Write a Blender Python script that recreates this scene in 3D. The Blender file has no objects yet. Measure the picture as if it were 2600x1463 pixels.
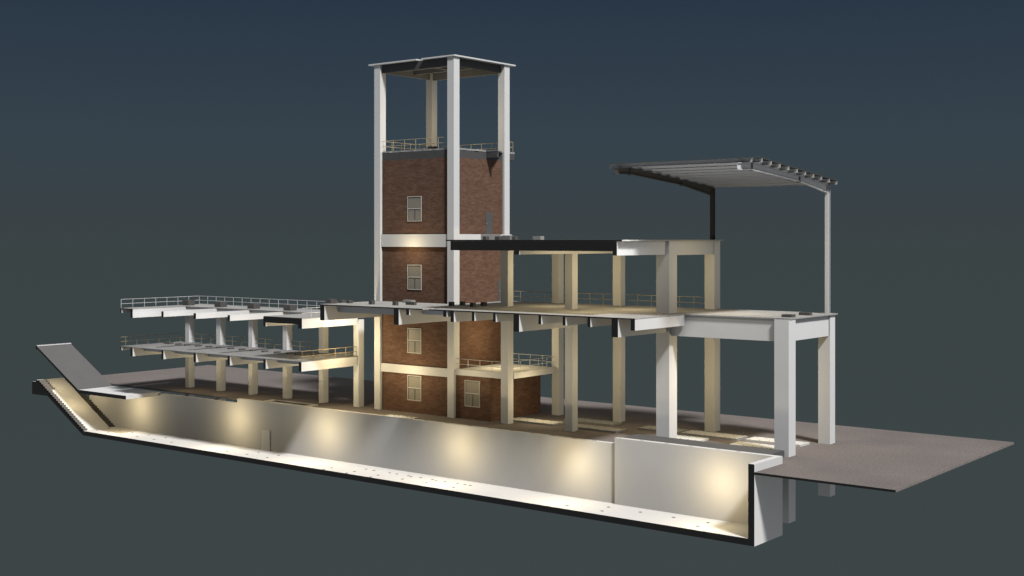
import bpy, bmesh, math
from mathutils import Vector

scene = bpy.context.scene
C = scene.collection

# ------------------------------------------------------------------ materials
def new_mat(name):
    m = bpy.data.materials.new(name)
    m.use_nodes = True
    nt = m.node_tree
    b = nt.nodes['Principled BSDF']
    b.inputs['Roughness'].default_value = 0.8
    if 'Specular IOR Level' in b.inputs:
        b.inputs['Specular IOR Level'].default_value = 0.15
    return m, nt, b

def plain(name, col, rough=0.8, var=0.0, scale=1.5, metal=0.0, spec=0.15):
    """base colour with a faint soft mottling so that no surface is perfectly uniform"""
    m, nt, b = new_mat(name)
    b.inputs['Roughness'].default_value = rough
    b.inputs['Metallic'].default_value = metal
    b.inputs['Specular IOR Level'].default_value = spec
    if var <= 0:
        b.inputs['Base Color'].default_value = (*col, 1)
        return m
    tc = nt.nodes.new('ShaderNodeTexCoord')
    n1 = nt.nodes.new('ShaderNodeTexNoise')
    n1.inputs['Scale'].default_value = scale
    n1.inputs['Detail'].default_value = 5
    n1.inputs['Roughness'].default_value = 0.65
    nt.links.new(tc.outputs['Object'], n1.inputs['Vector'])
    r = nt.nodes.new('ShaderNodeValToRGB')
    r.color_ramp.elements[0].position = 0.3
    r.color_ramp.elements[1].position = 0.7
    r.color_ramp.elements[0].color = (*[c * (1 - var) for c in col], 1)
    r.color_ramp.elements[1].color = (*[min(1, c * (1 + var)) for c in col], 1)
    nt.links.new(n1.outputs['Fac'], r.inputs['Fac'])
    nt.links.new(r.outputs['Color'], b.inputs['Base Color'])
    return m

def speckled(name, c0, c1, scale, scale2, c2=None, rough=0.9):
    """raw concrete or gravel: coarse patches multiplied by fine grain"""
    m, nt, b = new_mat(name)
    b.inputs['Roughness'].default_value = rough
    tc = nt.nodes.new('ShaderNodeTexCoord')
    a = nt.nodes.new('ShaderNodeTexNoise'); a.inputs['Scale'].default_value = scale; a.inputs['Detail'].default_value = 6
    f = nt.nodes.new('ShaderNodeTexNoise'); f.inputs['Scale'].default_value = scale2; f.inputs['Detail'].default_value = 4
    f.inputs['Roughness'].default_value = 0.7
    for n in (a, f): nt.links.new(tc.outputs['Object'], n.inputs['Vector'])
    r = nt.nodes.new('ShaderNodeValToRGB')
    r.color_ramp.elements[0].position = 0.36; r.color_ramp.elements[1].position = 0.64
    r.color_ramp.elements[0].color = (*c0, 1); r.color_ramp.elements[1].color = (*c1, 1)
    nt.links.new(f.outputs['Fac'], r.inputs['Fac'])
    r2 = nt.nodes.new('ShaderNodeValToRGB')
    r2.color_ramp.elements[0].position = 0.3; r2.color_ramp.elements[1].position = 0.7
    r2.color_ramp.elements[0].color = (0.86, 0.86, 0.86, 1)
    r2.color_ramp.elements[1].color = (*(c2 or (1.08, 1.06, 1.04)), 1)
    nt.links.new(a.outputs['Fac'], r2.inputs['Fac'])
    mx = nt.nodes.new('ShaderNodeMix'); mx.data_type = 'RGBA'; mx.blend_type = 'MULTIPLY'
    mx.inputs['Factor'].default_value = 1
    nt.links.new(r.outputs['Color'], mx.inputs['A']); nt.links.new(r2.outputs['Color'], mx.inputs['B'])
    nt.links.new(mx.outputs['Result'], b.inputs['Base Color'])
    bp = nt.nodes.new('ShaderNodeBump'); bp.inputs['Strength'].default_value = 0.25; bp.inputs['Distance'].default_value = 0.02
    nt.links.new(f.outputs['Fac'], bp.inputs['Height']); nt.links.new(bp.outputs['Normal'], b.inputs['Normal'])
    return m

def brick_mat():
    m, nt, b = new_mat('brick')
    N = nt.nodes.new; L = nt.links.new
    tc = N('ShaderNodeTexCoord'); sp = N('ShaderNodeSeparateXYZ'); L(tc.outputs['Object'], sp.inputs[0])
    ad = N('ShaderNodeMath'); ad.operation = 'ADD'; L(sp.outputs['X'], ad.inputs[0]); L(sp.outputs['Y'], ad.inputs[1])
    cb = N('ShaderNodeCombineXYZ'); L(ad.outputs[0], cb.inputs['X']); L(sp.outputs['Z'], cb.inputs['Y'])
    br = N('ShaderNodeTexBrick'); L(cb.outputs[0], br.inputs['Vector'])
    br.inputs['Scale'].default_value = 1.0
    br.inputs['Brick Width'].default_value = 0.48; br.inputs['Row Height'].default_value = 0.155
    br.inputs['Mortar Size'].default_value = 0.018; br.inputs['Mortar Smooth'].default_value = 0.3
    br.inputs['Bias'].default_value = -0.15
    br.inputs['Color1'].default_value = (0.158, 0.092, 0.063, 1)
    br.inputs['Color2'].default_value = (0.220, 0.134, 0.094, 1)
    br.inputs['Mortar'].default_value = (0.125, 0.078, 0.058, 1)
    # reddish and pale patches
    ns = N('ShaderNodeTexNoise'); ns.inputs['Scale'].default_value = 1.3; ns.inputs['Detail'].default_value = 4
    mp = N('ShaderNodeMapping'); mp.inputs['Scale'].default_value = (0.6, 1.5, 1); L(cb.outputs[0], mp.inputs['Vector']); L(mp.outputs[0], ns.inputs['Vector'])
    rp = N('ShaderNodeValToRGB'); rp.color_ramp.elements[0].position = 0.32; rp.color_ramp.elements[1].position = 0.68
    rp.color_ramp.elements[0].color = (0.88, 0.82, 0.80, 1); rp.color_ramp.elements[1].color = (1.12, 1.12, 1.12, 1)
    L(ns.outputs['Fac'], rp.inputs['Fac'])
    mx = N('ShaderNodeMix'); mx.data_type = 'RGBA'; mx.blend_type = 'MULTIPLY'; mx.inputs['Factor'].default_value = 1
    L(br.outputs['Color'], mx.inputs['A']); L(rp.outputs['Color'], mx.inputs['B'])
    L(mx.outputs['Result'], b.inputs['Base Color'])
    bp = N('ShaderNodeBump'); bp.inputs['Strength'].default_value = 0.15; bp.inputs['Distance'].default_value = 0.02; bp.invert = True
    L(br.outputs['Fac'], bp.inputs['Height']); L(bp.outputs['Normal'], b.inputs['Normal'])
    b.inputs['Roughness'].default_value = 0.9
    return m

M = {}
M['white'] = plain('white_concrete', (0.79, 0.79, 0.785), 0.75, 0.018, 0.6)
M['pit'] = plain('basin_concrete', (0.78, 0.775, 0.765), 0.8, 0.02, 0.35)
M['pilaster'] = plain('pale_pilaster', (0.93, 0.925, 0.91), 0.7)  # paler than the basin wall behind it
M['black'] = plain('cut_face', (0.024, 0.024, 0.024), 0.9, 0.04, 2)
M['grey'] = plain('dark_concrete', (0.10, 0.10, 0.102), 0.85, 0.06, 1.2)
M['mid'] = plain('mid_concrete', (0.25, 0.25, 0.245), 0.85, 0.06, 0.8)
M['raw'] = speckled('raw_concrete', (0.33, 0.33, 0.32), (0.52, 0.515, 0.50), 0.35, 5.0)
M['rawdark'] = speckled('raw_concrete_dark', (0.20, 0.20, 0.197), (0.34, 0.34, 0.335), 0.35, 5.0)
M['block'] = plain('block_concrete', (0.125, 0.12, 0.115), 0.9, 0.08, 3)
M['gravel'] = speckled('gravel', (0.175, 0.153, 0.143), (0.28, 0.252, 0.238), 0.12, 5.0, (1.08, 1.05, 1.04))
M['brick'] = brick_mat()
M['frame'] = plain('window_frame', (0.62, 0.60, 0.56), 0.6)
M['pane'] = plain('window_pane', (0.31, 0.285, 0.245), 0.35, 0.05, 6, spec=0.3)
M['mullion_shade'] = plain('window_mullion_shade', (0.12, 0.13, 0.14), 0.5)
M['door'] = plain('door_paint', (0.12, 0.125, 0.125), 0.5, 0.03, 4)
M['handle'] = plain('door_handle', (0.7, 0.62, 0.45), 0.3, metal=0.6)
M['railwhite'] = plain('white_rail', (0.8, 0.8, 0.8), 0.5)
M['railbronze'] = plain('bronze_rail', (0.40, 0.32, 0.19), 0.45)
M['railgold'] = plain('brass_rail', (0.58, 0.49, 0.30), 0.45)
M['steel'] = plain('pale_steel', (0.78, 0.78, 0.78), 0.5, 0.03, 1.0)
M['shadesteel'] = plain('shaded_steel', (0.075, 0.071, 0.064), 0.55, 0.04, 1.0)  # canopy steel darkened to carry the roof shade on the left frame
M['midsteel'] = plain('grey_steel', (0.34, 0.34, 0.335), 0.5, 0.03, 1.0)
M['sheet'] = plain('roof_sheet', (0.10, 0.095, 0.085), 0.6, 0.05, 1.0)
M['darkspot'] = plain('bolt_and_hole', (0.09, 0.09, 0.085), 0.7)
M['step'] = plain('step_concrete', (0.19, 0.187, 0.18), 0.85, 0.05, 2)
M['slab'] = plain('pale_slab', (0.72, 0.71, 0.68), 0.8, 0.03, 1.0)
M['slabdim'] = plain('shaded_slab', (0.42, 0.415, 0.40), 0.85, 0.05, 1.0)  # same pale slab, with the dimmer light put into its colour
M['platform'] = plain('grey_platform', (0.12, 0.12, 0.123), 0.85, 0.05, 0.6)
M['ramp'] = plain('ramp_concrete', (0.15, 0.149, 0.146), 0.85, 0.04, 0.5)

# ------------------------------------------------------------------ geometry helpers
class MB:
    """collects shapes in world coordinates; build() links them as one mesh object"""
    def __init__(s): s.v = []; s.f = []
    def add(s, vs, fs):
        o = len(s.v); s.v += [Vector(p) for p in vs]; s.f += [tuple(i + o for i in f) for f in fs]; return s
    def box(s, x0, x1, y0, y1, z0, z1):
        v = [(x0,y0,z0),(x1,y0,z0),(x1,y1,z0),(x0,y1,z0),(x0,y0,z1),(x1,y0,z1),(x1,y1,z1),(x0,y1,z1)]
        return s.add(v, [(0,3,2,1),(4,5,6,7),(0,1,5,4),(1,2,6,5),(2,3,7,6),(3,0,4,7)])
    def prism_y(s, prof, y0, y1):          # profile of (x, z), extruded along y
        n = len(prof)
        a = sum(prof[i][0]*prof[(i+1)%n][1]-prof[(i+1)%n][0]*prof[i][1] for i in range(n))
        if a < 0: prof = prof[::-1]
        v = [(x,y0,z) for x,z in prof] + [(x,y1,z) for x,z in prof]
        return s.add(v, [tuple(range(n)), tuple(range(2*n-1, n-1, -1))] + [(i, i+n, (i+1)%n+n, (i+1)%n) for i in range(n)])
    def prism_x(s, prof, x0, x1):          # profile of (y, z), extruded along x
        n = len(prof)
        a = sum(prof[i][0]*prof[(i+1)%n][1]-prof[(i+1)%n][0]*prof[i][1] for i in range(n))
        if a < 0: prof = prof[::-1]
        v = [(x1,y,z) for y,z in prof] + [(x0,y,z) for y,z in prof]
        return s.add(v, [tuple(range(n)), tuple(range(2*n-1, n-1, -1))] + [(i, i+n, (i+1)%n+n, (i+1)%n) for i in range(n)])
    def prism_z(s, prof, z0, z1):          # outline of (x, y), extruded up
        n = len(prof)
        a = sum(prof[i][0]*prof[(i+1)%n][1]-prof[(i+1)%n][0]*prof[i][1] for i in range(n))
        if a < 0: prof = prof[::-1]
        v = [(x,y,z0) for x,y in prof] + [(x,y,z1) for x,y in prof]
        return s.add(v, [tuple(range(n-1,-1,-1)), tuple(range(n, 2*n))] + [(i, (i+1)%n, (i+1)%n+n, i+n) for i in range(n)])
    def tube(s, a, b, r, n=8):
        a, b = Vector(a), Vector(b); d = (b-a).normalized()
        u = d.cross(Vector((0,0,1)));
        if u.length < 1e-4: u = Vector((1,0,0))
        u.normalize(); w = d.cross(u)
        ring = [(u*math.cos(2*math.pi*i/n)+w*math.sin(2*math.pi*i/n))*r for i in range(n)]
        v = [a+p for p in ring] + [b+p for p in ring]
        return s.add(v, [tuple(range(n-1,-1,-1)), tuple(range(n,2*n))] + [(i,(i+1)%n,(i+1)%n+n,i+n) for i in range(n)])
    def build(s, name, mat, parent=None, cut=False, root=None):
        """cut=True paints the faces lying in the section plane y = 0 black"""
        org = Vector((0,0,0)) if parent is None else world_of(parent)
        me = bpy.data.meshes.new(name)
        me.from_pydata([v - org for v in s.v], [], s.f)
        me.materials.append(mat)
        if cut:
            me.materials.append(M['black'])
            for p in me.polygons:
                if p.normal.y < -0.9 and abs(p.center.y + org.y) < 2e-3: p.material_index = 1
        me.update()
        o = bpy.data.objects.new(name, me); C.objects.link(o)
        if parent is not None: o.parent = parent
        return o

def world_of(o):
    p = Vector(o.location)
    while o.parent is not None:
        o = o.parent; p = p + Vector(o.location)
    return p

def tag(o, label, cat, group=None, kind=None):
    if label: o['label'] = label
    if cat: o['category'] = cat
    if group: o['group'] = group
    if kind: o['kind'] = kind
    return o

def thing(name, label, cat, loc, group=None):
    o = bpy.data.objects.new(name, None); C.objects.link(o)
    o.location = loc; o.empty_display_size = 0.5
    return tag(o, label, cat, group)

def bx(name, mat, parent, *b, cut=False, label=None):
    m = MB()
    for q in (b if isinstance(b[0], (tuple, list)) else (b,)): m.box(*q)
    o = m.build(name, M[mat], parent, cut)
    if label: o['label'] = label
    return o

# ------------------------------------------------------------------ ground (one sheet of gravel slab, cut in front)
g = MB().prism_z([(-68.4,5.42),(43.753,5.42),(43.753,0.0),(56.24,0.0),(56.24,30.5),(-68.4,30.5)], -0.2, 0.0)
o = g.build('ground', M['gravel'], cut=True); tag(o, 'flat brownish gravel ground slab under the whole building', None, kind='structure')

# ------------------------------------------------------------------ sunken basin
F = -5.78
basin = thing('concrete_basin', 'long sunken white concrete basin cut open in front, with lit back wall', 'basin', (0, 2.5, F))
fl = bx('floor', 'pit', basin, -56.3, 43.16, 0.0, 5.56, F-0.6, F, cut=True)
MB().prism_y([(43.16,F-0.6),(43.75,F-0.6),(43.75,0.68),(43.16,0.68)], 0.0, 5.35).build('end_wall', M['pit'], basin, cut=True)
bx('back_wall', 'pit', basin, 26.2, 43.157, 4.77, 5.347, F, 0.678, label='higher right section of the basin back wall')
bx('back_wall', 'pit', basin, -30.54, 26.197, 5.0, 5.52, F, 0.08, label='long middle section of the basin back wall')
MB().prism_y([(-62.5,-2.6),(-56.4,F),(-30.543,F),(-30.543,-0.44),(-43.6,-0.44),(-62.5,-0.44)], 5.0, 5.415).build('back_wall', M['pit'], basin)['label'] = 'low left section of the basin back wall below the ground edge'
bx('pilaster', 'pilaster', basin, -25.8, -24.38, 4.86, 4.997, F, -3.32)
# sloping floor with its black cut profile
MB().prism_y([(-56.303,F),(-56.303,F-0.59),(-56.42,-6.37),(-64.97,-1.73),(-68.83,-1.75),(-68.83,0.0),(-67.9,0.06),(-67.86,0.3),(-67.4,0.3)], 0.0, 4.06).build('slope', M['pit'], basin, cut=True)
MB().prism_y([(-56.303,F-0.3),(-56.303,F-0.59),(-56.42,-6.37),(-64.97,-1.73),(-68.83,-1.75),(-68.83,-0.3),(-67.4,-0.25)], 4.062, 5.35).build('stair_base', M['step'], basin)
rows = {0.2:(-9.8,-6.17,-2.5), 1.43:(-55.3,-52.66,-49.94,-46.3,-42.68,-39.01,-28.08,-24.39,-20.76,-9.84,-6.19,-2.56,1.09,4.55,8.35,22.89,27.0,37.38),
        3.25:(-55.33,-52.67,-49.94,-46.31,-42.72,-24.43,-20.81,-6.2,-4.98,-2.55,-1.45,0.27,2.07,3.8,5.56,7.34,8.37,9.09,26.5,30.13,33.76,37.39),
        2.98:(0.89,4.54)}
for y, xs in rows.items():
    for x in xs: bx('floor_hole', 'darkspot', basin, x-0.15, x+0.15, y-0.16, y+0.16, F, F+0.006)  # floor holes drawn as flat patches, their inner darkness put into the colour
for x in (1.09,4.09,7.32,10.05,13.06,15.78,18.37,20.95,23.47): bx('anchor_bolt', 'mid', basin, x-0.3, x+0.3, 5.2, 5.36, 0.08, 0.088)
for x in (26.6,29.12,31.93,34.54,37.39,39.52): bx('anchor_bolt', 'mid', basin, x-0.2, x+0.2, 4.98, 5.14, 0.678, 0.686)

# stairs beside the slope
NS, RISE, RUN = 24, 6.08/24, 11.1/24
st = thing('staircase', 'narrow pale staircase along the front cut edge of the sloping basin floor', 'staircase', (-56.3, 0.3, F))
low = MB(); up = MB()
for i in range(NS):
    x1 = -56.3 - RUN*i; zt = F + RISE*(i+1)
    (low if i < NS-5 else up).box(x1-RUN, x1-0.002, 0.0, 0.62 if i < NS-5 else 1.25, zt-RISE, zt)
low.build('steps', M['step'], st, cut=True); up.build('upper_steps', M['step'], st, cut=True)
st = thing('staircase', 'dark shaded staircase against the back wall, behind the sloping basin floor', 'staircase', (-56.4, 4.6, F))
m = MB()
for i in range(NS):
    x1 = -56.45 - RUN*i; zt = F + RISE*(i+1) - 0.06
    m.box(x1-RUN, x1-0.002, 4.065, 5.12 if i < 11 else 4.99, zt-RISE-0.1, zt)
m.build('steps', M['block'], st)  # dark block tone stands in for the shade on these steps

# upper ramp with its landing
rp = thing('access_ramp', 'grey sloping ramp slab rising from a white landing above the basin', 'ramp', (-52, 2.7, -0.8))
MB().prism_y([(-57.54,-0.32),(-57.46,-0.78),(-67.38,4.60),(-67.88,4.55),(-67.88,5.02),(-67.56,5.0)], 0.0, 5.36).build('slope', M['ramp'], rp, cut=True)
bx('landing', 'white', rp, -57.458, -46.67, 0.0, 5.38, -0.80, -0.325, cut=True)
bx('lip', 'white', rp, -67.88, -67.5, 0.0, 5.34, 5.022, 5.15, cut=True)

# raised platform and bolted slabs
o = bx('concrete_platform', 'platform', None, 26.3, 42.3, 5.36, 8.66, 0.0, 0.6)
tag(o, 'low dark grey concrete platform between basin end wall and front columns', 'platform')
o.data.transform(__import__('mathutils').Matrix.Identity(4))

def bolted(label, x0, x1, y0, y1, z, nb, mat='slab', skip=0):
    t = thing('bolted_slab', label, 'slab', ((x0+x1)/2, (y0+y1)/2, 0), 'pale slabs bolted to the ground')
    bx('plinth', mat, t, x0, x1, y0, y1, 0.0, z)
    step = (x1-x0-0.8)/max(1, nb-1)
    for i in range(nb):
        for y in (y0+0.3, y1-0.3):
            x = x0+0.4+i*step
            bx('bolt', 'darkspot', t, x-0.06, x+0.06, y-0.06, y+0.06, z, z+0.012)
bolted('brightly lit pale slab beside the brick annex, behind the front column', 7.9, 14.04, 11.0, 13.07, 0.2, 6)
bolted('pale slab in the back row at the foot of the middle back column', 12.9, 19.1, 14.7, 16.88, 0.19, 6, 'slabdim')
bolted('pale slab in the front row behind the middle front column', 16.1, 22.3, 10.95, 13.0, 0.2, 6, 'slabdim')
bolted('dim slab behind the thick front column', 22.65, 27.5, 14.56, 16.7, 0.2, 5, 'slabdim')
bolted('cream slab in front of the back column right of the thick column', 28.0, 34.42, 14.25, 16.55, 0.225, 6)
bolted('white sunlit slab just left of the foot of the right front column', 35.1, 41.0, 14.72, 16.78, 0.2, 6)
bolted('half hidden slab between the thick front column and the cream slab', 27.0, 32.0, 10.7, 13.0, 0.2, 6)
bolted('cream slab just behind the dark platform, nearest to the right front column', 35.35, 41.0, 10.95, 13.05, 0.2, 6)
# slab lying flush on the basin edge in front of the tower
t = thing('bolted_slab', 'bright slab on the basin edge in front of the brick tower', 'slab', (-3.3, 5.6, 0), 'pale slabs bolted to the ground')
bx('plinth', 'slab', t, -5.4, -1.1, 5.0-0.006, 6.3, 0.0, 0.115)
for x in (-4.4,-3.75,-3.1,-2.45,-1.8): bx('bolt', 'darkspot', t, x-0.07, x+0.07, 5.9, 6.04, 0.115, 0.135)
t = thing('floor_hatch', 'open rectangular hatch with a pale kerb frame in the ground by the basin edge', 'hatch', (-22.3, 6.3, 0))
m = MB(); m.box(-26.3,-18.2,6.92,7.15,0.0,0.11); m.box(-26.3,-18.2,5.53,5.62,0.0,0.11); m.box(-26.3,-25.5,5.622,6.918,0.0,0.11); m.box(-18.75,-18.2,5.622,6.918,0.0,0.11)
m.build('kerb_frame', M['slab'], t)
bx('sunken_cover', 'grey', t, -25.498, -18.752, 5.622, 6.918, 0.0, 0.03)

# ------------------------------------------------------------------ railings
PIPE = 0.028
def railing(label, pts, z, posts, mat='railgold', h=1.16, mid=0.56, group='pipe railings', r=PIPE):
    """pts: corner points (x, y); posts: list of (x, y)"""
    t = thing('railing', label, 'railing', (pts[0][0], pts[0][1], z), group)
    for nm, hh in (('top_rail', h), ('middle_rail', mid)):
        m = MB()
        for a, b in zip(pts[:-1], pts[1:]): m.tube((a[0],a[1],z+hh), (b[0],b[1],z+hh), r)
        m.build(nm, M[mat], t)
    me = None
    for x, y in posts:
        if me is None:
            p = MB().tube((x,y,z), (x,y,z+h), r).build('post', M[mat], t); me = p.data
            x0, y0 = x, y
        else:
            p = bpy.data.objects.new('post', me); C.objects.link(p); p.parent = t; p.location = (x-x0, y-y0, 0)
    return t
def span(a, b, n, skip_end=False):
    return [(a[0]+(b[0]-a[0])*i/(n-1), a[1]+(b[1]-a[1])*i/(n-1)) for i in range(n)]

# ------------------------------------------------------------------ left two-storey deck
dk = thing('concrete_deck', 'white two storey open concrete deck on six columns, left of the brick tower', 'deck', (-30, 5, 0))
LX = [(-46.26,-45.46),(-39.71,-38.94),(-33.24,-32.5),(-26.66,-25.93),(-20.1,-19.38),(-14.08,-13.25)]
for i, (a, b) in enumerate(LX): bx('column', 'white', dk, a, b, 9.06, 9.99, -3.4 if i < 2 else -0.5, 10.44 if i else 10.44)
BX = [(-45.7,-45.22),(-39.19,-38.74),(-32.72,-32.25),(-26.25,-25.81),(-19.79,-19.35)]
# lower floor
bx('lower_edge_beam', 'white', dk, -47.88, -47.62, 0.0, 9.3, 5.56, 6.03, cut=True)
for a, b in BX: bx('lower_beam', 'white', dk, a, b, 0.0, 9.055, 4.9, 6.03, cut=True)
bx('lower_beam', 'white', dk, -13.71, -13.26, 0.0, 8.87, 4.97, 6.03, cut=True)
ends = [x for _, x in BX]; starts = [a for a, _ in BX[1:]] + [-13.71]
for a, b in zip(ends, starts): bx('lower_cross_beam', 'white', dk, a, b, 1.82, 2.15, 5.5, 6.03)
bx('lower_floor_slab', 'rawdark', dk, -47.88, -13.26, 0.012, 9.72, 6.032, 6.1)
# upper floor
bx('upper_edge_beam', 'white', dk, -47.88, -47.62, 0.0, 12.5, 10.43, 10.94, cut=True)
bx('upper_beam', 'white', dk, -45.7, -45.22, 0.0, 8.42, 9.87, 10.94, cut=True)
for a, b in BX[1:4]: bx('upper_beam', 'white', dk, a, b, 0.0, 8.398, 10.235, 10.93, cut=True)
bx('upper_beam', 'white', dk, BX[4][0], BX[4][1], 0.0, 8.398, 9.86, 10.326, cut=True)
bx('upper_beam', 'white', dk, -13.82, -13.17, 0.0, 8.86, 9.86, 10.326, cut=True)
bx('upper_cut_beam', 'white', dk, -19.79, -13.17, 0.0, 0.6, 10.328, 10.94, cut=True)
bx('upper_side_beam', 'white', dk, -13.72, -13.172, 0.602, 8.86, 10.328, 10.94)
bx('upper_cross_beam', 'white', dk, -45.218, -13.9, 8.4, 9.0, 10.45, 10.938)
m = MB(); m.prism_z([(-47.88,0.0),(-45.22,0.0),(-45.22,8.3),(-19.79,8.3),(-19.79,0.0),(-13.17,0.0),(-13.17,12.75),(-47.88,12.75)], 10.942, 11.05)
m.build('upper_floor_slab', M['raw'], dk, cut=True)
bx('upper_kerb', 'white', dk, -47.88, -13.2, 12.62, 12.748, 11.052, 11.12)
railing('bright white railing along the left edge and back of the upper left deck', [(-47.78,0.03),(-47.78,12.6),(-12.2,12.6)], 11.06,
        span((-47.78,0.03),(-47.78,12.6),8) + [(-47.78+1.81*i,12.6) for i in range(1,20)], 'railwhite', 1.12, 0.55, 'white pipe railings')
railing('short white railing on the right edge of the upper left deck', [(-13.24,0.05),(-13.24,8.9)], 11.06, [(-13.24,1.45+1.8*i) for i in range(5)], 'railwhite', 1.1, 0.55, 'white pipe railings')
railing('dull brass railing along the left edge of the lower left deck', [(-47.78,-0.0),(-47.78,9.5),(-46.28,9.5)], 6.1, [(-47.78,0.71+1.735*i) for i in range(6)], mat='railbronze')
railing('dull brass railing behind the lower deck between its two leftmost columns', [(-45.45,9.5),(-39.75,9.5)], 6.1, [(-43.37,9.5),(-41.4,9.5)], mat='railbronze')
gaps = [(-38.9,-33.26,'second and third columns'),(-32.46,-26.7,'third and fourth columns'),(-25.9,-20.12,'fourth and fifth columns')]
for a, b, nm in gaps: railing('dull brass railing behind the lower deck between its %s' % nm, [(a-0.06,9.5),(b,9.5)], 6.1, [(a+1.95,9.5),(a+3.75,9.5)], mat='railbronze')
railing('dull brass railing on the right edge of the lower left deck', [(-13.32,-0.05),(-13.32,8.85)], 6.1, [(-13.32,0.15+1.722*i) for i in range(6)], mat='railbronze')

# ------------------------------------------------------------------ main hall frame on the right
hl = thing('concrete_hall', 'open white concrete frame of two tall floors on columns, right of the brick tower', 'concrete frame', (20, 10, 0))
for x0,x1,y0,y1,z0,z1,lb in ((8.42,9.4,9.2,10.15,0,19.84,None),(17.17,18.12,9.0,9.95,-0.5,19.84,None),(28.48,29.97,8.73,10.2,-0.5,19.84,'thick square column'),
        (8.8,9.77,18.02,18.98,0,19.84,None),(17.15,18.18,18.0,18.9,-0.5,19.84,None),(28.55,29.72,18.15,19.35,-0.5,19.84,None),
        (41.25,42.7,8.73,10.15,-6.07,12.61,'thick corner column passing down below the ground'),(41.33,42.56,18.0,19.18,-5.13,12.61,'rear corner column passing down below the ground')):
    bx('column', 'white', hl, x0,x1,y0,y1,z0,z1, label=lb)
Z2 = 12.62
for a, b, z, y1 in ((-10.19,-9.49,10.94,9.1),(1.18,1.9,10.93,9.1),(17.43,18.13,10.92,9.0),(29.03,29.75,10.92,8.73)):
    bx('main_beam', 'white', hl, a, b, 0.0, y1, z, Z2, cut=True)
for a, b, z, y1 in ((2.97,3.41,12.02,2.118),(8.18,8.66,12.02,2.118),(9.19,9.65,11.53,9.2),(12.05,12.39,11.75,9.3),(14.82,15.17,11.76,9.3),(20.5,20.84,11.76,9.3),(23.41,23.76,11.76,9.3),(26.31,26.65,11.75,9.3)):
    bx('joist', 'white', hl, a, b, 0.0, y1, z, Z2, cut=True)
bx('edge_beam', 'white', hl, 31.14, 31.61, 0.0, 8.88, 11.62, Z2, cut=True)
bx('cross_beam', 'white', hl, -9.488, 1.178, 2.12, 2.5, 11.78, Z2)
bx('cross_beam', 'white', hl, 1.902, 9.188, 2.12, 2.5, 12.0, Z2)
bx('cross_beam', 'white', hl, 9.652, 17.17, 9.3, 9.8, 11.75, Z2)
bx('cross_beam', 'white', hl, 18.132, 28.48, 9.3, 9.8, 11.75, Z2)
bx('front_beam', 'white', hl, 29.972, 41.25, 9.05, 9.7, 10.55, Z2)
bx('side_beam', 'white', hl, 41.9, 42.42, 10.152, 18.0, 10.58, Z2)
bx('rear_beam', 'white', hl, 9.772, 17.15, 18.2, 18.8, 11.2, Z2)
bx('rear_beam', 'white', hl, 18.182, 28.55, 18.2, 18.8, 11.2, Z2)
bx('rear_beam', 'white', hl, 29.722, 41.33, 18.4, 19.0, 11.0, Z2)
for a, y0, y1 in ((8.6,10.152,18.02),(17.4,9.952,18.0),(28.9,10.202,18.15)): bx('depth_beam', 'white', hl, a, a+0.6, y0, y1, 11.3, Z2)
# first raised floor slab with the narrow slot open to the cut
m = MB()
m.prism_z([(-10.46,0.0),(5.34,0.0),(5.34,1.9),(6.22,1.9),(6.22,0.0),(31.61,0.0),(31.61,8.86),(42.76,8.86),(42.76,19.38),(1.48,19.38),(1.48,9.43),(-10.46,9.43)], Z2+0.002, 12.74)
m.build('first_floor_slab', M['raw'], hl, cut=True)
# second floor
bx('cut_beam', 'white', hl, 9.18, 29.148, 0.0, 0.55, 18.9, 19.838, cut=True)
bx('upper_beam', 'white', hl, 17.43, 18.13, 0.0, 9.0, 18.52, 18.898, cut=True)
bx('upper_beam', 'white', hl, 17.43, 18.13, 0.552, 9.0, 18.9, 19.838)
bx('upper_beam', 'white', hl, 29.15, 29.63, 0.0, 8.73, 18.51, 19.838, cut=True)
bx('upper_depth_beam', 'white', hl, 29.15, 29.6, 10.202, 18.15, 18.45, 19.838)
bx('upper_depth_beam', 'white', hl, 17.4, 18.0, 9.952, 18.0, 18.5, 19.838)
bx('upper_depth_beam', 'white', hl, 8.7, 9.3, 10.152, 18.02, 18.5, 19.838)
bx('upper_cross_beam', 'white', hl, 18.122, 28.48, 9.2, 9.8, 18.9, 19.838)
bx('upper_cross_beam', 'white', hl, 9.402, 17.17, 9.2, 9.8, 18.9, 19.838)
bx('upper_rear_beam', 'white', hl, 18.182, 28.55, 18.3, 18.9, 18.9, 19.838)
bx('upper_rear_beam', 'white', hl, 9.772, 17.15, 18.3, 18.9, 18.9, 19.838)
bx('second_floor_slab', 'raw', hl, 8.58, 30.2, 0.0, 19.2, 19.84, 19.975, cut=True)
for a, b, ps, nm in ((1.8,8.75,(3.5,5.25,7.0),'tower and first column'),(9.8,17.1,(11.6,13.4,15.2),'the first two columns'),
        (18.2,28.5,(19.75,21.5,23.25,25.05,26.8),'the two rightmost columns')):
    railing('thin brass railing at the back of the first floor between %s' % nm, [(a,19.0),(b,19.0)], 12.74, [(p,19.0) for p in ps], 'railgold', 1.18, 0.57)

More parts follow.
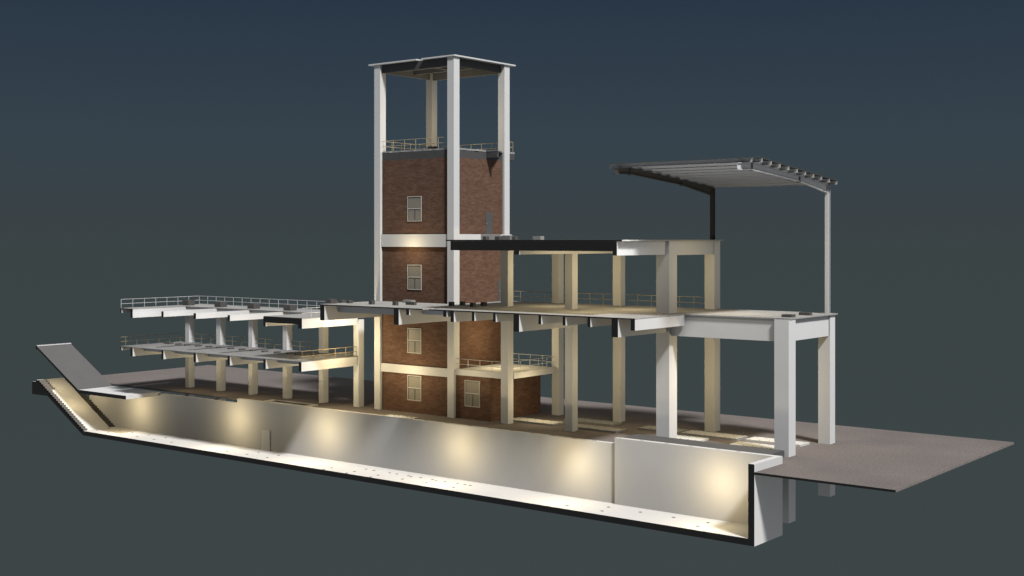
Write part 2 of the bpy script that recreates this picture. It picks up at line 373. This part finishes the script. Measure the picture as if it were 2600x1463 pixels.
# ------------------------------------------------------------------ brick tower
tw = thing('brick_tower', 'tall brown brick tower in a white column frame with an open belvedere on top', 'tower', (-4.5, 14, 0))
for x0,x1,y0,y1 in ((-10.66,-9.7,9.1,10.06),(0.78,1.745,9.1,10.08),(0.78,1.745,18.2,19.17),(-10.66,-9.7,18.2,19.17)):
    bx('column', 'white', tw, x0,x1,y0,y1,0.0,40.55)
for z0, z1 in ((0.0,4.5),(5.47,19.15),(20.6,29.26)):
    bx('brick_wall', 'brick', tw, -10.4, 1.46, 9.45, 18.9, z0, z1)
bx('white_band', 'white', tw, -9.698, 0.778, 9.2, 9.6, 4.5, 5.47)
m = MB(); m.box(-9.698,0.778,9.26,9.7,19.15,20.6); m.box(1.3,1.742,10.082,18.198,19.15,20.6); m.box(1.3,1.742,19.172,19.55,19.15,20.6); m.build('white_band', M['white'], tw)
bx('core_slab', 'raw', tw, -9.69, 1.29, 9.71, 18.85, 19.16, 20.59)
bx('core_slab', 'raw', tw, -9.69, 1.29, 9.61, 18.85, 4.502, 5.468)
bx('door_landing', 'mid', tw, 1.744, 1.8, 13.85, 17.45, 19.4, 20.585)
m = MB(); m.box(-9.698,0.778,9.45,9.9,29.262,30.16); m.box(1.1,1.46,10.082,18.198,29.262,30.16); m.box(1.2,1.742,19.172,20.1,29.38,30.16); m.box(-10.3,-9.8,10.062,18.198,29.262,30.16)
m.build('parapet_band', M['grey'], tw)
# broken-edged terrace slab
import random
rnd = random.Random(4)
out = [(-9.69,9.46)]
x = -9.3
while x < 0.7: out.append((x, 9.44 + rnd.uniform(-0.05,0.09))); x += rnd.uniform(0.3,0.7)
out += [(0.76,9.46),(0.76,10.09)]
y = 10.1
while y < 18.1: out.append((1.47+rnd.uniform(-0.04,0.1), y)); y += rnd.uniform(0.4,0.8)
out += [(1.5,18.19),(0.76,18.19),(0.76,19.18),(1.745,19.18),(1.745,20.12),(-10.4,20.12),(-10.4,10.07),(-9.69,10.07)]
MB().prism_z(out, 30.162, 30.34).build('terrace_slab', M['raw'], tw)
bx('belvedere_floor_beam', 'grey', tw, -10.3, 1.19, 18.92, 20.05, 29.38, 30.16)
MB().prism_z([(1.48,15.13),(3.2,15.13),(1.48,18.12)], 30.17, 30.33).build('bracket_slab', M['mid'], tw)
m = MB(); m.box(1.462,3.12,15.16,15.42,29.46,30.168); m.build('bracket', M['grey'], tw)
# belvedere roof
bx('roof_beam', 'grey', tw, -9.698, 0.778, 9.4, 9.85, 39.6, 40.548)
bx('roof_beam', 'grey', tw, 0.8, 1.2, 10.082, 18.198, 39.66, 40.548)
bx('roof_beam', 'mid', tw, -9.698, 0.778, 18.35, 18.8, 39.6, 40.548)
bx('roof_beam', 'mid', tw, -10.45, -10.0, 10.062, 18.198, 39.7, 40.548)
for y in (12.1, 15.2): bx('roof_joist', 'mid', tw, -9.998, 0.798, y, y+0.35, 40.0, 40.548)
bx('roof_joist', 'mid', tw, -4.6, -4.2, 12.452, 15.198, 40.1, 40.548)
MB().prism_z([(-11.46,8.95),(-3.82,8.95),(-3.82,11.9),(-3.05,11.9),(-3.05,8.95),(1.96,8.95),(1.96,20.06),(-11.46,20.06)], 40.552, 40.71).build('roof_slab', M['white'], tw)

def window(parent, x0, x1, z0, z1, y, label=None):
    w = 0.09; zm = z0 + (z1-z0)*0.505
    m = MB()
    m.box(x0,x1,y-0.07,y+0.02,z1-w,z1); m.box(x0,x1,y-0.07,y+0.02,z0,z0+w)
    m.box(x0,x0+w,y-0.07,y+0.02,z0+w,z1-w); m.box(x1-w,x1,y-0.07,y+0.02,z0+w,z1-w); m.box(x0+w,x1-w,y-0.06,y+0.02,zm-0.05,zm+0.06)
    f = m.build('window', M['frame'], parent)
    if label: f['label'] = label
    bx('pane', 'pane', f, x0+w, x1-w, y-0.02, y-0.003, z0+w, z1-w)
    xm = (x0+x1)/2 + 0.06
    m = MB(); m.box(xm-0.07,xm+0.07,y-0.035,y-0.0205,z0+w,zm-0.05); m.box(x0+w,x0+w+0.09,y-0.035,y-0.0205,z0+w,zm-0.05); m.box(x0+w,x0+w+0.09,y-0.035,y-0.0205,zm+0.06,z1-w); m.box(x0+w+0.09,x1-w,y-0.035,y-0.0205,zm-0.12,zm-0.05); m.box(x0+w+0.09,x1-w,y-0.035,y-0.0205,z1-w-0.07,z1-w); m.build('mullion_shade', M['mullion_shade'], f)  # centre bar, plus dark strips painting the frame's shadow lines on the glass
for z0, z1 in ((1.41,4.31),(6.88,9.79),(14.19,17.09),(22.08,24.99)): window(tw, -5.61, -3.43, z0, z1, 9.45)
def door(y0, y1, z0, z1, hy):
    d = bx('door', 'door', tw, 1.44, 1.5, y0, y1, z0, z1)
    MB().box(1.5,1.56,hy,hy+0.12,z0+1.15,z0+1.27).build('handle', M['handle'], d)
door(15.05, 16.2, 20.62, 23.13, 15.14); door(17.34, 18.5, 12.745, 15.18, 17.5)
railing('brass railing along the front of the brick tower terrace', [(-9.72,9.52),(-0.04,9.52)], 30.35, [(-7.92+1.745*i,9.52) for i in range(5)], h=1.22, mid=0.6)
railing('brass railing along the left side of the brick tower terrace', [(-9.78,9.6),(-9.78,18.1)], 30.35, [(-9.78,11.2+1.61*i) for i in range(5)], h=1.2, mid=0.6)
railing('brass railing along the back of the brick tower terrace ending at its right corner', [(-9.5,19.9),(1.66,19.9)], 30.35, [(-8.1+1.64*i,19.9) for i in range(6)] + [(1.66,19.9)], h=1.2, mid=0.58)
railing('short brass return rail at the right rear corner of the brick tower terrace', [(1.66,19.3),(1.66,19.82)], 30.35, [(1.66,19.3)], h=1.2, mid=0.58)
for lb, b, mt in (('pale rubble block on the front edge of the brick tower terrace', (-5.5,-4.35,10.8,11.6,30.34,30.64), 'mid'), ('dark rubble block beside the pale one on the brick tower terrace', (-4.2,-3.1,11.0,12.0,30.34,30.78), 'block')):
    o = bx('rubble_block', mt, None, *b); tag(o, lb, 'block', 'rubble blocks on the tower')

# ------------------------------------------------------------------ brick annex at the foot of the tower
an = thing('brick_annex', 'low flat roofed brick annex with one window at the foot of the tower', 'annex', (4.5, 14, 0))
bx('brick_wall', 'brick', an, 1.748, 6.75, 9.45, 18.6, 0.0, 4.818)
m = MB().prism_z([(1.748,9.38),(8.418,9.38),(8.418,10.16),(9.46,10.16),(9.46,17.98),(1.748,17.98)], 4.82, 5.475)
m.build('roof_slab', M['white'], an)
window(an, 3.1, 5.28, 1.41, 4.34, 9.45)
railing('pale railing along the front of the brick annex roof', [(1.75,9.5),(8.4,9.5)], 5.475, [(3.5,9.5),(5.22,9.5),(6.95,9.5)], h=1.15, mid=0.57, mat='railwhite')
railing('pale railing along the right edge of the brick annex roof', [(9.36,10.2),(9.36,18.0)], 5.475, [(9.36,11.5+1.61*i) for i in range(4)], h=1.2, mid=0.6, mat='railwhite')
railing('pale railing along the back of the brick annex roof', [(1.9,17.9),(8.9,17.9)], 5.475, [(2.4,17.9),(4.12,17.9),(5.82,17.9),(7.54,17.9)], h=1.22, mid=0.6, mat='railwhite')

# ------------------------------------------------------------------ steel canopy
cn = thing('steel_canopy', 'steel canopy roof with sloping rafters, parallel purlins and two tall posts', 'canopy', (36, 10, 12.74))
def rafter(xc, zb, mat, pmat, yb):
    top = [(0.0,26.66),(2.57,26.83),(12.1,25.97),(18.2,25.42)]; bot = [(0.0,26.06),(2.57,26.17),(12.1,25.48),(18.2,24.57)]
    m = MB(); m.prism_x(bot + top[::-1], xc-0.02, xc+0.02)
    for i in range(3):
        for P, s in ((top,-1),(bot,1)):
            (ya,za),(yb2,zb2) = P[i], P[i+1]
            m.prism_x([(ya,za),(yb2,zb2),(yb2,zb2+0.05*s),(ya,za+0.05*s)], xc-0.15, xc+0.15)
    f = m.build('rafter', M[mat], cn)
    m = MB()
    for (y,zt),(y2,z0) in ((top[1],bot[1]),(top[2],bot[2])): m.box(xc-0.17,xc+0.17,y-0.03,y+0.03,z0-0.1,zt-0.02)
    m.build('splice_plate', M['shadesteel'] if mat == 'shadesteel' else M['midsteel'], f)
    m = MB(); m.box(xc-0.17,xc+0.17,18.2,18.25,zb,25.40); m.box(xc-0.17,xc+0.17,18.65,18.7,zb,25.36); m.box(xc-0.02,xc+0.02,18.25,18.65,zb,25.38)
    m.build('post', M[pmat], cn)
rafter(29.33, 19.975, 'shadesteel', 'shadesteel', 0); rafter(42.1, 12.74, 'steel', 'white', 0)
def roofz(y): return 26.87 - 0.0915*(y-2.57) if y > 2.57 else 26.87 - 0.075*(2.57-y)
for y in (1.0,2.95,4.7,6.45,8.2,9.95,11.7,13.45,15.2,16.95,18.65):
    z = roofz(y) - 0.015
    m = MB(); m.box(28.15,43.0,y,y+0.025,z,z+0.34); m.box(28.15,43.0,y-0.06,y-0.001,z,z+0.025); m.box(28.15,43.0,y+0.026,y+0.11,z+0.315,z+0.34)
    m.build('purlin', M['steel'], cn)
m = MB()
for ya, yb in ((0.4,2.57),(2.57,19.0)):
    m.prism_x([(ya,roofz(ya)+0.335),(yb,roofz(yb)+0.335),(yb,roofz(yb)+0.375),(ya,roofz(ya)+0.375)], 28.1, 43.03)
m.build('roof_sheet', M['sheet'], cn)
m = MB()
for ya, yb in ((0.45,2.57),(2.57,18.9)):
    m.prism_x([(ya,roofz(ya)+0.331),(yb,roofz(yb)+0.331),(yb,roofz(yb)+0.334),(ya,roofz(ya)+0.334)], 28.3, 42.25)
m.build('added_pale_sheet', M['steel'], cn)  # thin pale sheet added to lighten the shaded roof underside

# ------------------------------------------------------------------ loose blocks
def block(lb, grp, x0, x1, y0, y1, z0, z1, mat='block'):
    o = bx('concrete_block', mat, None, (-(x1-x0)/2,(x1-x0)/2,-(y1-y0)/2,(y1-y0)/2,0,z1-z0))
    o.location = ((x0+x1)/2,(y0+y1)/2,z0); tag(o, lb, 'block', grp)
G1 = 'large dark blocks on the upper left deck'
for i, (x, nm) in enumerate(((-47.18,'nearest the railing corner'),(-40.39,'second from the left'),(-33.73,'third from the left'),(-26.8,'fourth from the left'),(-20.1,'rightmost, partly hidden by the tower side floor'))):
    block('large dark block on the upper left deck, %s' % nm, G1, x, x+1.24, 9.3, 10.4, 11.052, 11.74)
G2 = 'small flat blocks in a row on the lower left deck'
order = ['second','third','fourth','fifth','sixth','seventh','eighth','ninth','tenth','eleventh','twelfth','thirteenth']
block('widest small flat block, leftmost in the row on the lower deck', G2, -46.58,-45.3,5.75,6.45,6.1,6.3)
xs = [-43.6,-41.75,-39.45,-37.3,-35.3,-32.93,-30.76,-28.62,-26.43,-24.15,-21.97,-20.5]
for nm, x in zip(order, xs): block('small flat block, %s from the left in the row on the lower deck' % nm, G2, x, x+0.38, 5.4, 6.2, 6.1, 6.29)
block('small flat block behind the start of the right railing of the lower deck', G2, -19.4,-19.02,5.4,6.05,6.1,6.3)
block('small flat block, rightmost in the row on the lower deck', G2, -17.55,-17.15,5.4,6.1,6.1,6.29)
o = bx('concrete_block', 'rawdark', None, -16.6,-14.1,8.2,9.0,6.1,6.4); tag(o, 'long low speckled block at the back right of the lower left deck', 'block')
G3 = 'dark blocks on the first floor'
block('biggest dark block at the left edge of the first floor beside the tower', G3, -10.9,-10.0,1.44,2.39,12.74,13.24)
block('low grey block behind the biggest block at the left edge of the first floor', G3, -10.95,-10.3,3.5,4.3,12.74,13.05)
block('lone block on the first floor between the left edge and the left tower column', G3, -9.4,-9.0,3.3,3.95,12.74,13.07)
block('cube block on the first floor before the foot of the left tower column', G3, -5.6,-5.13,3.05,3.56,12.74,13.2)
block('cube block on the first floor just left of the long block', G3, -2.1,-1.62,3.22,3.69,12.74,13.17)
block('long dark block lying before the tower wall on the first floor', G3, -1.74,-0.44,4.94,5.36,12.74,13.07)
block('cube block on the first floor before the middle tower column', G3, 3.66,4.15,6.01,6.45,12.74,13.19)
block('cube block on the first floor just right of the middle tower column', G3, 3.62,4.06,7.9,8.4,12.74,13.16)
block('front one of two cube blocks before the right brick wall on the first floor', G3, 6.65,7.12,6.06,6.55,12.74,13.18)
block('rear one of two cube blocks before the right brick wall on the first floor', G3, 6.62,7.06,7.92,8.49,12.74,13.17)
t = bx('concrete_block', 'raw', None, -5.36,-3.98,8.3,9.0,12.74,13.05); tag(t, 'pale speckled block behind the long dark block against the tower wall', 'block')
block('low dark block at the right front corner of the first floor', G3, 41.2,42.2,10.3,11.2,12.74,13.0)
block('low dark block before the tall pale canopy post', G3, 41.1,42.2,14.15,14.8,12.74,13.02)
G4 = 'blocks on the top floor'
block('dark cube block, leftmost on the top floor, before the tower door', G4, 9.9,10.35,4.3,4.85,19.975,20.33)
block('black cube block second on the top floor, beside the large grey block', G4, 11.55,12.15,4.3,4.85,19.975,20.33)
block('large grey block on the top floor before the right tower column', G4, 12.2,13.3,4.6,5.3,19.975,20.42,'mid')
block('dark cube block right of the right tower column on the top floor', G4, 13.85,14.2,4.3,4.85,19.975,20.33)
o = bx('concrete_block', 'raw', None, 16.3,17.3,4.6,5.2,19.975,20.345); tag(o, 'pale speckled block standing alone on the top floor', 'block')

# ------------------------------------------------------------------ light
w = bpy.data.worlds.new('World'); scene.world = w; w.use_nodes = True
nt = w.node_tree; bg = nt.nodes['Background']
tc = nt.nodes.new('ShaderNodeTexCoord'); sp = nt.nodes.new('ShaderNodeSeparateXYZ'); nt.links.new(tc.outputs['Generated'], sp.inputs[0])
mr = nt.nodes.new('ShaderNodeMapRange'); mr.inputs['From Min'].default_value = -1; mr.inputs['From Max'].default_value = 1
nt.links.new(sp.outputs['Z'], mr.inputs['Value'])
cr = nt.nodes.new('ShaderNodeValToRGB'); nt.links.new(mr.outputs[0], cr.inputs['Fac'])
E = cr.color_ramp.elements
def s2l(*c): return tuple(((x/255+0.055)/1.055)**2.4 if x > 10 else x/255/12.92 for x in c) + (1,)
E[0].position = 0.0; E[0].color = (0.42,0.42,0.425,1)
E[1].position = 1.0; E[1].color = (0.13,0.132,0.138,1)
for p, c in ((0.22,(0.32,0.32,0.325,1)),(0.30,(0.16,0.16,0.163,1)),(0.36,s2l(62,70,72)),(0.497,s2l(59,68,69)),(0.507,s2l(58,66,70)),(0.54,s2l(54,67,76)),(0.595,s2l(41,54,70)),(0.66,s2l(40,52,68)),(0.8,(0.1,0.105,0.115,1))):
    e = E.new(p); e.color = c
nt.links.new(cr.outputs['Color'], bg.inputs['Color']); bg.inputs['Strength'].default_value = 1.0

sun = bpy.data.lights.new('sun', 'SUN'); so = bpy.data.objects.new('sun', sun); C.objects.link(so)
sun.energy = 3.4; sun.angle = math.radians(7.0); sun.color = (1.0, 0.985, 0.975)
so.rotation_euler = Vector((-0.755, 0.335, -1.0)).to_track_quat('-Z', 'Y').to_euler()

WARM = (1.0, 0.80, 0.46)
def lamp_or_fill(x, y, z, p, r=0.25, col=WARM):
    l = bpy.data.lights.new('lamp_or_fill', 'POINT'); o = bpy.data.objects.new('lamp_or_fill', l); C.objects.link(o)
    l.energy = p; l.shadow_soft_size = r; l.color = col; o.location = (x, y, z)
fill = bpy.data.lights.new('fill', 'SUN'); fo = bpy.data.objects.new('fill', fill); C.objects.link(fo)
fill.energy = 0.27; fill.angle = math.radians(100)
fo.rotation_euler = Vector((-1.0, 0.0, -0.18)).to_track_quat('-Z', 'Y').to_euler()
COOL = (1.0, 0.97, 0.93)
# basin
for x in (-50.5, -30.15, -14.3, 6.35, 21.8, 38.1): lamp_or_fill(x, 1.5, -2.3, 460)
lamp_or_fill(-60.2, 1.6, -0.6, 230, 0.3); lamp_or_fill(-64.2, 1.6, 1.4, 150, 0.3)
# tower front
lamp_or_fill(-4.55, 6.0, 4.7, 460); lamp_or_fill(-4.55, 7.2, 18.9, 190)
# left deck
lamp_or_fill(-11.2, 4.8, 8.4, 900); lamp_or_fill(-11.9, 4.4, 3.0, 240)
for x in (-42.3, -35.8, -29.4, -22.8, -16.5): lamp_or_fill(x, 6.0, 3.4, 170)
for x in (-42.0, -35.4, -28.9, -22.4): lamp_or_fill(x, 1.6, 9.6, 110, col=COOL)
lamp_or_fill(-16.4, 5.2, 8.6, 150)
# annex roof, hall ground floor; hall front pair is fill added for the column faces
lamp_or_fill(5.4, 13.4, 8.8, 620, 0.4)
lamp_or_fill(11.8, 12.2, 3.4, 330); lamp_or_fill(13.4, 4.5, 7.5, 230); lamp_or_fill(22.5, 4.5, 7.5, 230); lamp_or_fill(4.3, 5.9, 5.0, 210); lamp_or_fill(22.8, 13.5, 6.5, 480); lamp_or_fill(35.3, 13.2, 6.0, 900)
# hall upper floor; front pair is soft fill added to lift shaded columns
lamp_or_fill(13.4, 5.0, 16.5, 130); lamp_or_fill(22.6, 5.5, 16.5, 520); lamp_or_fill(13.4, 12.5, 16.6, 480); lamp_or_fill(23.4, 12.5, 16.6, 560); lamp_or_fill(35.5, 12.5, 16.8, 420)
# canopy pair added to brighten the purlins; then the belvedere
lamp_or_fill(31.5, 0.3, 21.6, 330, 0.6, COOL); lamp_or_fill(39.5, 0.3, 21.4, 420, 0.6, COOL); lamp_or_fill(-4.5, 14.2, 33.0, 620)

# ------------------------------------------------------------------ camera
cam = bpy.data.cameras.new('camera'); co = bpy.data.objects.new('camera', cam); C.objects.link(co)
Fp = 3226.0
co.location = (95.0, -98.58, 20.0)
co.rotation_euler = (math.radians(90), 0, math.atan2(2545.0, Fp))
cam.sensor_width = 36; cam.sensor_fit = 'HORIZONTAL'; cam.lens = Fp/2600*36
cam.shift_y = -(731.5-608.3)/2600
cam.clip_start = 1; cam.clip_end = 2000
scene.camera = co

scene.render.engine = 'CYCLES'
scene.cycles.diffuse_bounces = 0
scene.view_settings.view_transform = 'Standard'
scene.view_settings.look = 'None'
scene.view_settings.exposure = 0
